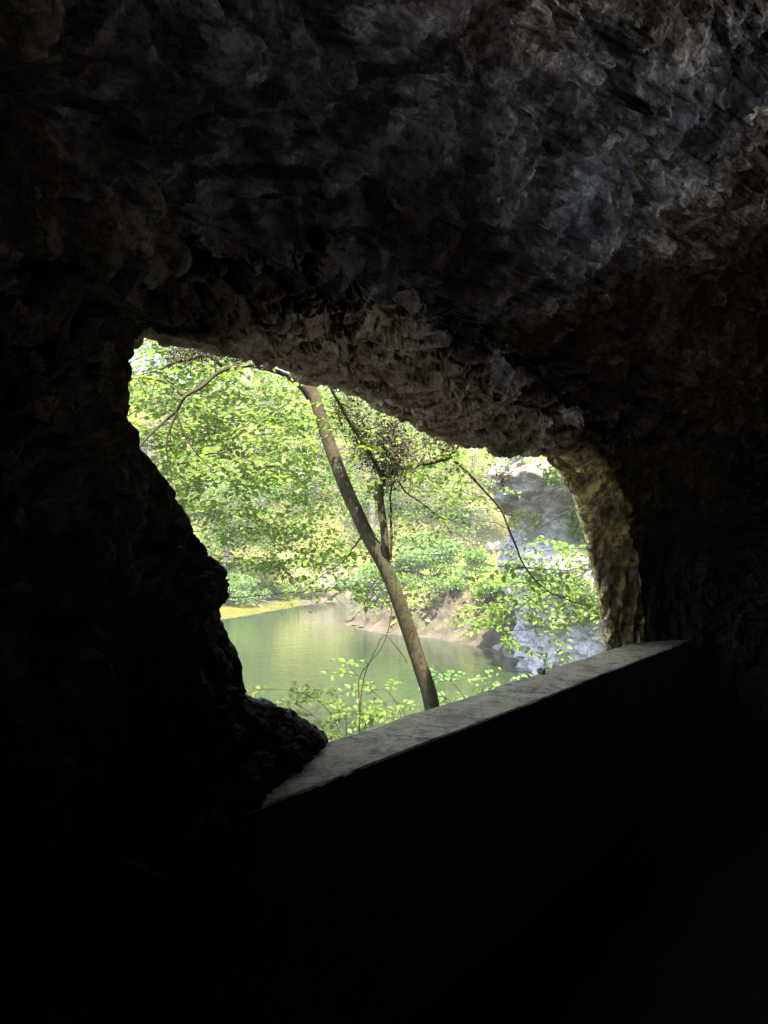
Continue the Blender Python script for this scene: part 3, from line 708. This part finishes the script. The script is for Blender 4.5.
# second stem that forks off the trunk and carries the tangle
_, st2 = limb([(386, 570, 6.2), (385, 545, 6.2), (383, 520, 6.25), (380, 497, 6.25), (383, 478, 6.25)], .036, .026)
_, lb = limb([(383, 479, 6.25), (372, 458, 6.1), (355, 432, 6.0), (342, 410, 5.9), (330, 388, 5.8), (322, 365, 5.8)], .020, .009)
_, lc = limb([(383, 479, 6.25), (392, 471, 6.25), (410, 468, 6.3), (430, 464, 6.4), (450, 458, 6.5)], .024, .016)
_, ld = limb([(450, 458, 6.5), (466, 470, 6.5), (484, 488, 6.55), (502, 513, 6.6), (515, 540, 6.6), (532, 573, 6.6), (550, 592, 6.6), (568, 601, 6.6), (590, 606, 6.7)], .014, .004, wob=.05)
_, le = limb([(450, 458, 6.5), (462, 440, 6.6), (480, 420, 6.8)], .014, .008)
_, lf = limb([(390, 560, 6.3), (393, 530, 6.3), (390, 508, 6.4), (386, 492, 6.4), (394, 480, 6.5), (404, 490, 6.5), (424, 505, 6.6), (440, 518, 6.6), (452, 535, 6.6)], .012, .004, wob=.05)
_, lg = limb([(310, 398, 6.5), (300, 386, 6.45), (288, 376, 6.4)], .034, .026)
_, lh = limb([(288, 376, 6.4), (270, 369, 6.2), (252, 367, 6.0), (234, 369, 5.8), (216, 374, 5.7), (202, 385, 5.6), (184, 397, 5.5), (177, 410, 5.5), (168, 418, 5.5), (155, 430, 5.4), (138, 448, 5.3)], .024, .009, wob=.04, m='twig')
_, li = limb([(177, 412, 5.5), (168, 440, 5.5), (170, 462, 5.5), (172, 482, 5.5)], 0.0098, 0.0048, m='twig', wob=.04)
_, lj = limb([(176, 412, 5.5), (186, 436, 5.5), (196, 452, 5.5), (212, 470, 5.5)], 0.0070, 0.0032, m='twig', wob=.04)
_, lk = limb([(182, 395, 5.5), (170, 386, 5.5), (155, 380, 5.5), (140, 377, 5.5), (120, 372, 5.5)], 0.0126, 0.0048, m='twig', wob=.03)
_, ll = limb([(222, 366, 5.8), (208, 357, 5.8), (185, 362, 5.8), (160, 371, 5.7), (130, 378, 5.6)], 0.0154, 0.0048, m='twig', wob=.04)
_, lm = limb([(366, 530, 6.25), (352, 548, 6.5), (335, 565, 6.8), (318, 580, 7.0), (300, 590, 7.2)], .008, .003, wob=.05)
_, ln = limb([(216, 374, 5.7), (214, 360, 5.7), (205, 345, 5.7)], .010, .005)
_, lo_ = limb([(291, 400, 6.8), (270, 414, 7), (250, 424, 7), (232, 432, 7)], .005, .002, wob=.05)
# the dark tangle of dry leaves in the fork and at the arch
def tangle(name, blobs, n, tw_n=40):
    a = Acc()
    for c, r in blobs:
        k = int(n * r * r / sum(b[1] ** 2 for b in blobs))
        q = c + rng.normal(0, .38, (k, 3)) * r
        a.add(*leaves(q, rng.normal(0, 1, (k, 3)) + [0, 0, -.4], unit(rng.normal(0, 1, (k, 3))), rng.uniform(.012, .036, k), simple=True))
        for j in range(tw_n):
            o = c + rng.normal(0, .3, 3) * r; e = o + rng.normal(0, .55, 3) * r
            a.add(*tube(smooth_line([o, (o + e) / 2 + rng.normal(0, .08, 3) * r, e], 5), np.linspace(.0035, .0012, 5), 4))
    return a.link(name, M['dead'], tree, False)
tg = tangle('dry_tangle', [(at(385, 452, 6.25), .30), (at(372, 440, 6.2), .26), (at(400, 455, 6.3), .24), (at(388, 472, 6.3), .20), (at(358, 425, 6.1), .22), (at(345, 408, 6.0), .16), (at(390, 432, 6.3), .22), (at(432, 446, 6.5), .16), (at(449, 440, 6.5), .15), (at(500, 478, 6.6), .10)], 3000, 46)
tg['label'] = 'dark tangle of dry leaves and thin twigs in the fork'
tg2 = tangle('dry_tangle', [(at(200, 352, 5.7), .17), (at(220, 350, 5.8), .16), (at(178, 356, 5.7), .15), (at(238, 356, 5.9), .10)], 900, 30)
tg2['label'] = 'dry leafless twigs hanging under the top left of the arch'
# living leaves of the leaning tree
fol = Acc(); tws = Acc()
def along(q, f0, f1, n, L=.55, leaf=.062, nleaf=13, spread=1.0, tilt=.5, droop=.3):
    for _ in range(n):
        i = int(rng.uniform(f0, f1) * (len(q) - 1)); o = q[i]
        a = rng.uniform(0, 2 * np.pi)
        d = np.array([math.cos(a), math.sin(a), rng.uniform(-.5, .35)]) * spread
        pn = unit(np.array([0, -tilt, 1.0]) + rng.normal(0, .35, 3))
        spray(fol, o, d, L * rng.uniform(.5, 1.25), int(nleaf * rng.uniform(.6, 1.2)), leaf, pn, droop, tws)
along(ld, .02, .25, 6, .4, .058, 11); along(ld, .55, 1, 14, .45, .06, 11)
along(le, .1, 1, 14); along(lf, .3, 1, 12, .4); along(lc, .1, 1, 10, .4)
along(lh, .3, 1, 8, .4); along(lk, .2, 1, 8, .4); along(ll, .1, 1, 10, .4); along(li, .2, 1, 4, .3); along(lj, .3, 1, 4, .3); along(lb, .2, 1, 20, .4)
along(lm, .3, 1, 14, .45); along(lo_, .2, 1, 12, .4); along(tp, .66, 1, 110, 1.1, .07, 18)
link_multi('crown', [(fol, M['near']), (tws, M['twig'])], tree)

# ------------------------------------------------------------------ nearer trees at the left whose sprays fill the window
def canopy_tree(bx, by, h, label, clumps, mat_, n_sp, leaf, Ls=.9, tilt=.55, lean=(0, 0)):
    z = hz(bx, by); b = np.array([bx, by, z - .2])
    r = root('beech_tree', tuple(b), label, 'tree', 'beech trees on the near bank')
    tp_ = smooth_line([b, b + [lean[0] * .3, lean[1] * .3, h * .4], b + [lean[0], lean[1], h]], 24)
    br = Acc(); br.add(*tube(tp_, np.linspace(.16, .05, 24), 10, .1, 5)); fo_ = Acc(); tw_ = Acc()
    for c, rr, wgt in clumps:
        c = np.asarray(c)
        i = int(np.clip((c[2] - b[2]) / h * 23 - 2, 4, 22)); s0 = tp_[i]
        q = smooth_line([s0, s0 * .5 + c * .5 + [0, 0, .25], c], 16); q = q + np.stack([fbm(q * .9, 900 + s_, 3) for s_ in (0, 7, 13)], 1) * 1.1 * np.sin(np.linspace(0, np.pi, 16))[:, None]; br.add(*tube(q, np.linspace(.022, .005, 16), 5))
        for k in range(int(n_sp * wgt)):
            u = unit(rng.normal(0, 1, 3)); o = c + u * rr * rng.uniform(.1, 1) ** .6 * np.array([1, 1, .55])
            o[2] = np.round(o[2] / .3) * .3 + rng.normal(0, .05)
            d = unit(u * [1, 1, .15] + rng.normal(0, .4, 3) * [1, 1, .3])
            pn = unit(np.array([0, -tilt, 1.0]) + rng.normal(0, .25, 3))
            spray(fo_, o, d, Ls * rng.uniform(.5, 1.2), int(15 * rng.uniform(.7, 1.2)), leaf, pn, .22, tw_ if k % 2 else None)
    br.link('trunk', M['twig'], r); link_multi('crown', [(fo_, M[mat_]), (tw_, M['twig'])], r)
    return r
def cl_(px, py, Y, r, w=1): return (at(px, py, Y), r, w)
canopy_tree(-8.6, 10.6, 8, 'beech with dense fresh green sprays filling the upper left of the cave window',
            [cl_(150, 380, 10, 1.0), cl_(200, 400, 10.5, 1.1), cl_(255, 410, 11, 1.1), cl_(165, 440, 10, .9), cl_(225, 450, 10.5, 1.0), cl_(285, 440, 11.5, 1.0), cl_(190, 350, 10.5, 1.0), cl_(260, 370, 11, 1.0), cl_(205, 490, 10, .7, .7), cl_(130, 330, 10, 1.2), cl_(210, 310, 10.5, 1.2)], 'near', 46, .108, lean=(1.5, .6))
canopy_tree(-9.2, 13.2, 9, 'beech with looser sunlit sprays hanging lower over the lake behind the first',
            [cl_(240, 480, 13, .9, .7), cl_(290, 490, 13.5, .9, .7), cl_(330, 440, 14, 1.0), cl_(300, 400, 14, 1.1), cl_(220, 510, 12.5, .6, .9), cl_(270, 530, 13.5, .6, .8), cl_(330, 530, 14, .7, .8), cl_(300, 566, 13.5, .5, .5), cl_(245, 560, 13, .5, .6), cl_(310, 480, 13, .8, .6), cl_(350, 590, 14, .5, .3)], 'near', 44, .105, lean=(2.5, .8))
canopy_tree(8.0, 12.6, 9, 'beech on the right bank with sprays hanging before the pale cliff',
            [cl_(470, 440, 13, .9), cl_(430, 420, 13.5, 1.0), cl_(400, 400, 14, 1.0), cl_(520, 440, 12, .8), cl_(410, 490, 14, .7, .9), cl_(440, 520, 14, .55, .6), cl_(465, 490, 13.5, .5, .5), cl_(420, 555, 14, .4, .3), cl_(560, 585, 11, .5, .8), cl_(528, 604, 11.3, .36, .5), cl_(592, 596, 10.8, .35, .4), cl_(562, 548, 11.2, .36, .4), cl_(500, 632, 11.5, .33, .4)], 'near', 30, .098, lean=(-1.2, .4))

# ------------------------------------------------------------------ young growth just outside the parapet
def sapling(bx_px, Y, label, stems, n_each, leaf=.062, mat_='near'):
    base_ = at(bx_px, 800, Y); base_[2] = hz(base_[0], Y) - .05
    r = root('young_beech', tuple(base_), label, 'sapling', 'young growth outside the parapet')
    sa = Acc(); fa = Acc()
    for pts in stems:
        q = smooth_line([base_] + [at(*a) for a in pts], 40)
        q = q + np.stack([fbm(q * 4, 800 + s + int(pts[0][0]), 3) for s in (0, 5, 9)], 1) * .025
        link_mesh('stem', *tube(q, np.linspace(.010, .003, 40), 6), M['twig'], r)
        for k in range(n_each):
            i = int(rng.uniform(.55, 1) * 39); a = rng.uniform(0, 2 * np.pi)
            d = np.array([math.cos(a), math.sin(a) * .7, rng.uniform(-.1, .4)])
            spray(fa, q[i], d, rng.uniform(.2, .42), int(rng.uniform(6, 11)), leaf, unit(np.array([0, -.5, 1.0]) + rng.normal(0, .3, 3)), .2, sa)
    link_multi('foliage', [(fa, M[mat_]), (sa, M['twig'])], r)
k7 = 8.6
sapling(322, k7, 'leafy sapling low behind the parapet left of the leaning trunk', [[(340, 760, k7), (335, 720, k7), (305, 694, k7), (258, 690, k7)], [(345, 750, 8.8), (345, 715, 8.8), (330, 692, 8.9), (300, 704, 8.8)], [(350, 745, 8.5), (365, 718, 8.5), (348, 712, 8.5), (334, 722, 8.5)], [(330, 750, 8.3), (320, 725, 8.3), (300, 705, 8.3), (280, 700, 8.3)]], 9, .08)
sapling(362, 6.3, 'bare forked stem rising from a leafy base beside the leaning trunk', [[(360, 720, 6.3), (360, 676, 6.3), (378, 650, 6.3), (388, 628, 6.3), (391, 610, 6.3)], [(360, 735, 6.3), (361, 690, 6.3), (372, 656, 6.3), (384, 634, 6.3), (396, 646, 6.3), (408, 662, 6.3)]], 3, .06)
sapling(400, 8.0, 'leafy sapling directly behind the foot of the leaning trunk', [[(395, 740, 8), (392, 712, 8), (372, 690, 8), (350, 668, 8)], [(400, 740, 8.2), (398, 708, 8.2), (384, 690, 8.2), (366, 694, 8.2)], [(405, 740, 7.9), (404, 710, 7.9), (392, 700, 7.9), (376, 712, 7.9)]], 7, .075)
sapling(470, 8.4, 'low sapling with yellow green leaves right of the leaning trunk', [[(470, 720, 8.4), (466, 700, 8.4), (450, 680, 8.4), (434, 664, 8.4)], [(480, 720, 8.6), (482, 690, 8.6), (492, 676, 8.6), (508, 670, 8.7)], [(460, 730, 8.4), (456, 712, 8.5), (444, 695, 8.4), (420, 680, 8.4)], [(490, 715, 8.6), (500, 690, 8.6), (510, 680, 8.7), (524, 678, 8.8)]], 9, .07, 'mid')

# ------------------------------------------------------------------ fallen branches, rocks, loose bits
fb = root('fallen_branch', tuple(at(262, 606, 43)), 'bleached fallen branch with bare forks lying on the mossy spit', 'branch')
a = Acc()
for pts, r0 in (([(240, 590, 44), (252, 600, 43.5), (262, 608, 43), (276, 613, 42.5)], .09), ([(250, 598, 43.6), (264, 601, 43.4), (282, 606, 43)], .06), ([(256, 603, 43.3), (268, 592, 43.5)], .05), ([(262, 607, 43), (262, 618, 42.2)], .05), ([(246, 594, 43.8), (258, 594, 43.6), (272, 598, 43.4)], .045)):
    q = smooth_line([at(*z) for z in pts], 14); a.add(*tube(q, np.linspace(r0, r0 * .35, 14), 6, .1))
fbm_ = a.link('bare_wood', M['bleached'], fb)
def rock_(name, c, r, label, cat='rock', m='cliff', seed=1, squash=(1, 1, .7)):
    n1, n2 = 40, 24
    th = np.linspace(0, 2 * np.pi, n1); ph = np.linspace(0, np.pi, n2); TH, PH = np.meshgrid(th, ph)
    u = np.stack([np.sin(PH) * np.cos(TH), np.sin(PH) * np.sin(TH), np.cos(PH)], -1).reshape(-1, 3)
    h, e = facets(u * 1.6 + seed, seed, 1.0)
    v = u * (1 + .16 * h + .1 * fbm(u * 2.5, seed, 3))[:, None] * r * np.array(squash) + np.asarray(c)
    o = link_mesh(name, v, grid_faces(n1, n2), m if not isinstance(m, str) else M[m]); tag(o, label, cat); return o
rk = plain('grey brown boulder', (.22, .19, .17), .9)
c = at(521, 655, 25.5); rock_('boulder', (c[0], c[1], WZ + .15), .55, 'brown boulder half in the water at the foot of the pale cliff', m=rk, seed=3)
c = at(506, 652, 26.8); rock_('boulder', (c[0], c[1], WZ + .08), .38, 'smaller flat boulder on the waterline left of the cliff foot', m=rk, seed=8, squash=(1.3, 1, .5))
c = at(318, 590, 49.5); rock_('boulder', (c[0], c[1], WZ + .6), 1.1, 'big sunlit pale boulder at the head of the inlet', m=plain('pale sunlit rock', (.20, .165, .11), .9), seed=12, squash=(1.2, 1, 1))
c = at(335, 592, 51); rock_('boulder', (c[0], c[1], WZ + .8), 1.2, 'brownish boulder beside the big sunlit one at the inlet', m=plain('reddish rock', (.15, .12, .085), .9), seed=15, squash=(.9, 1, 1.2))
w_ = at_off(541, 664, .03); rock_('stone', (w_[0], w_[1], .915), .022, 'small stone left on the outer edge of the parapet top', 'stone', rk, 21)
w_ = at_off(648, 640, .05); rock_('stone', (w_[0], w_[1], .92), .05, 'crumbled stone on the parapet where it meets the dark end wall', 'stone', M['conc'], 25, (1.6, 1, .5))

# ------------------------------------------------------------------ two walkers on the path
skin = plain('skin', (.50, .32, .24), .6)
def walker(px, Y, label, shirt, shortc, face, hair, stride, h=1.72):
    x = at(px, 540, Y)[0]; z = hz(x, Y)
    r = root('person', (x, Y, z), label, 'person')
    s = h / 1.72
    def P(a, b, c): return (x + (a * math.cos(face) - b * math.sin(face)) * s, Y + (a * math.sin(face) + b * math.cos(face)) * s, z + c * s)
    J = {'pel': (0, 0, .93, .125), 'wai': (0, 0, 1.1, .115), 'che': (0, .02, 1.3, .14), 'nk0': (0, 0, 1.45, .07), 'nk': (0, .01, 1.52, .055), 'hd0': (0, .03, 1.60, .085), 'hd1': (0, .03, 1.70, .075)}
    E = [('pel', 'wai'), ('wai', 'che'), ('che', 'nk0'), ('nk0', 'nk'), ('nk', 'hd0'), ('hd0', 'hd1')]
    for sd, g in ((-1, 'l'), (1, 'r')):
        st = stride * sd
        J.update({g + 'hip': (.09 * sd, 0, .88, .085), g + 'kne': (.1 * sd, .12 * st + .03, .48, .055), g + 'ank': (.1 * sd, .25 * st - .02, .08, .038), g + 'toe': (.11 * sd, .25 * st + .15, .035, .03),
                  g + 'sho': (.19 * sd, 0, 1.40, .058), g + 'elb': (.25 * sd, -.12 * st - .03, 1.12, .042), g + 'wri': (.24 * sd, -.2 * st + .08, .9, .03), g + 'fin': (.23 * sd, -.2 * st + .12, .80, .024)})
        E += [('pel', g + 'hip'), (g + 'hip', g + 'kne'), (g + 'kne', g + 'ank'), (g + 'ank', g + 'toe'), ('che', g + 'sho'), (g + 'sho', g + 'elb'), (g + 'elb', g + 'wri'), (g + 'wri', g + 'fin')]
    def skinned(name, keys, edges, grow, m):
        me = bpy.data.meshes.new(name); ks = list(keys)
        me.from_pydata([P(*J[k][:3]) for k in ks], [(ks.index(a), ks.index(b)) for a, b in edges], []); me.update()
        o = bpy.data.objects.new(name, me); COL.objects.link(o); me.materials.append(m)
        o.parent = r; o.matrix_parent_inverse = r.matrix_world.inverted()
        md_ = o.modifiers.new('skin', 'SKIN'); md_.use_smooth_shade = True
        for k, sv_ in zip(ks, me.skin_vertices[0].data): sv_.radius = ((J[k][3] + grow) * s,) * 2; sv_.use_root = (k == ks[0])
        sb = o.modifiers.new('sub', 'SUBSURF'); sb.levels = 1; sb.render_levels = 2
        return o
    skinned('body', J, E, 0, skin)
    tk = ['che', 'pel', 'wai', 'nk0', 'lsho', 'rsho', 'lelb', 'relb']
    keep = dict(J)
    for g in 'lr':
        J[g + 'elb'] = tuple(np.array(J[g + 'sho']) * .4 + np.array(J[g + 'elb']) * .6)
    skinned('shirt', tk, [('pel', 'wai'), ('wai', 'che'), ('che', 'nk0'), ('che', 'lsho'), ('che', 'rsho'), ('lsho', 'lelb'), ('rsho', 'relb')], .022, shirt)
    for g in 'lr':
        a_, b_ = np.array(keep[g + 'hip']), np.array(keep[g + 'kne']); J[g + 'kne'] = tuple(a_ * .25 + b_ * .75); J[g + 'kne'] = (*J[g + 'kne'][:3], .075)
    skinned('shorts', ['pel', 'lhip', 'rhip', 'lkne', 'rkne'], [('pel', 'lhip'), ('pel', 'rhip'), ('lhip', 'lkne'), ('rhip', 'rkne')], .028, shortc)
    u = unit(rng.normal(0, 1, (1, 3)))
    n1, n2 = 18, 9
    th = np.linspace(0, 2 * np.pi, n1); ph = np.linspace(0, np.pi * .55, n2); TH, PH = np.meshgrid(th, ph)
    hc = np.array(P(0, .01, 1.66)); hv = np.stack([np.sin(PH) * np.cos(TH), np.sin(PH) * np.sin(TH), np.cos(PH)], -1).reshape(-1, 3) * .108 * s + hc
    link_mesh('hair', hv, grid_faces(n1, n2), hair, r)
    return r
walker(490, 56.5, 'walker in a pale grey shirt and dark shorts on the path beyond the promontory', plain('pale grey shirt', (.22, .23, .27)), plain('navy shorts', (.03, .035, .06)), .2, plain('brown hair', (.06, .04, .025)), .7)
walker(497.5, 57.6, 'second walker in a pink top, half behind the cliff edge on the path', plain('pink top', (.26, .15, .15)), plain('charcoal shorts', (.06, .07, .09)), -.2, plain('dark hair', (.03, .025, .02)), -.6, 1.66)

# ------------------------------------------------------------------ the air
hv = [(x, y, z) for z in (-8, 42) for x, y in ((-80, -50), (80, -50), (80, 110), (-80, 110))]
hzb = link_mesh('haze', hv, [(0, 3, 2, 1), (4, 5, 6, 7), (0, 1, 5, 4), (1, 2, 6, 5), (2, 3, 7, 6), (3, 0, 4, 7)], None, None, False)
hzb['kind'] = 'stuff'; hzb['label'] = 'thin summer haze in the air over the lake and the far bank'; hzb['category'] = 'haze'
hm, hnt, hN, hL = mat('summer haze'); ho = hN.new('ShaderNodeOutputMaterial'); vp = hN.new('ShaderNodeVolumePrincipled')
vp.inputs['Color'].default_value = (.95, .95, .86, 1); vp.inputs['Density'].default_value = .0019; vp.inputs['Anisotropy'].default_value = .2
hL.new(vp.outputs[0], ho.inputs['Volume']); hzb.data.materials.append(hm)

# ------------------------------------------------------------------ light, sky, camera
SUN_EL = 69.0
to_sun = np.array([.05, -.999]); to_sun /= np.linalg.norm(to_sun)
ds = Vector((to_sun[0] * math.cos(R(SUN_EL)), to_sun[1] * math.cos(R(SUN_EL)), math.sin(R(SUN_EL))))
sl = bpy.data.lights.new('sun', 'SUN'); sl.energy = 5.0; sl.angle = R(.5); sl.color = (1, .95, .86)
so = bpy.data.objects.new('sun', sl); COL.objects.link(so); so.rotation_euler = ds.to_track_quat('Z', 'Y').to_euler()
w = bpy.data.worlds.new('World'); scene.world = w; w.use_nodes = True
nt = w.node_tree; bg = nt.nodes['Background']; bg.inputs['Strength'].default_value = .15
sky = nt.nodes.new('ShaderNodeTexSky'); sky.sky_type = 'NISHITA'; sky.sun_disc = False
sky.sun_elevation = R(SUN_EL); sky.sun_rotation = math.atan2(to_sun[0], to_sun[1]); sky.air_density = 1.0; sky.dust_density = 1.5
nt.links.new(sky.outputs[0], bg.inputs[0])
cd = bpy.data.cameras.new('camera'); cam = bpy.data.objects.new('camera', cd); COL.objects.link(cam)
cd.sensor_fit = 'VERTICAL'; cd.sensor_height = 36; cd.lens = F / 1024 * 36; cd.clip_start = .05; cd.clip_end = 600
cam.location = EYE; cam.rotation_euler = (R(90) + PITCH, 0, 0)
scene.camera = cam
vs = scene.view_settings; vs.view_transform = 'Standard'; vs.look = 'None'; vs.exposure = 2.65; vs.gamma = 1
cy = scene.cycles; cy.max_bounces = 8; cy.diffuse_bounces = 5; cy.transmission_bounces = 5; cy.glossy_bounces = 3
cy.use_adaptive_sampling = False; cy.caustics_reflective = False; cy.caustics_refractive = False
cy.use_guiding = True; cy.use_denoising = True; cy.sample_clamp_indirect = 6
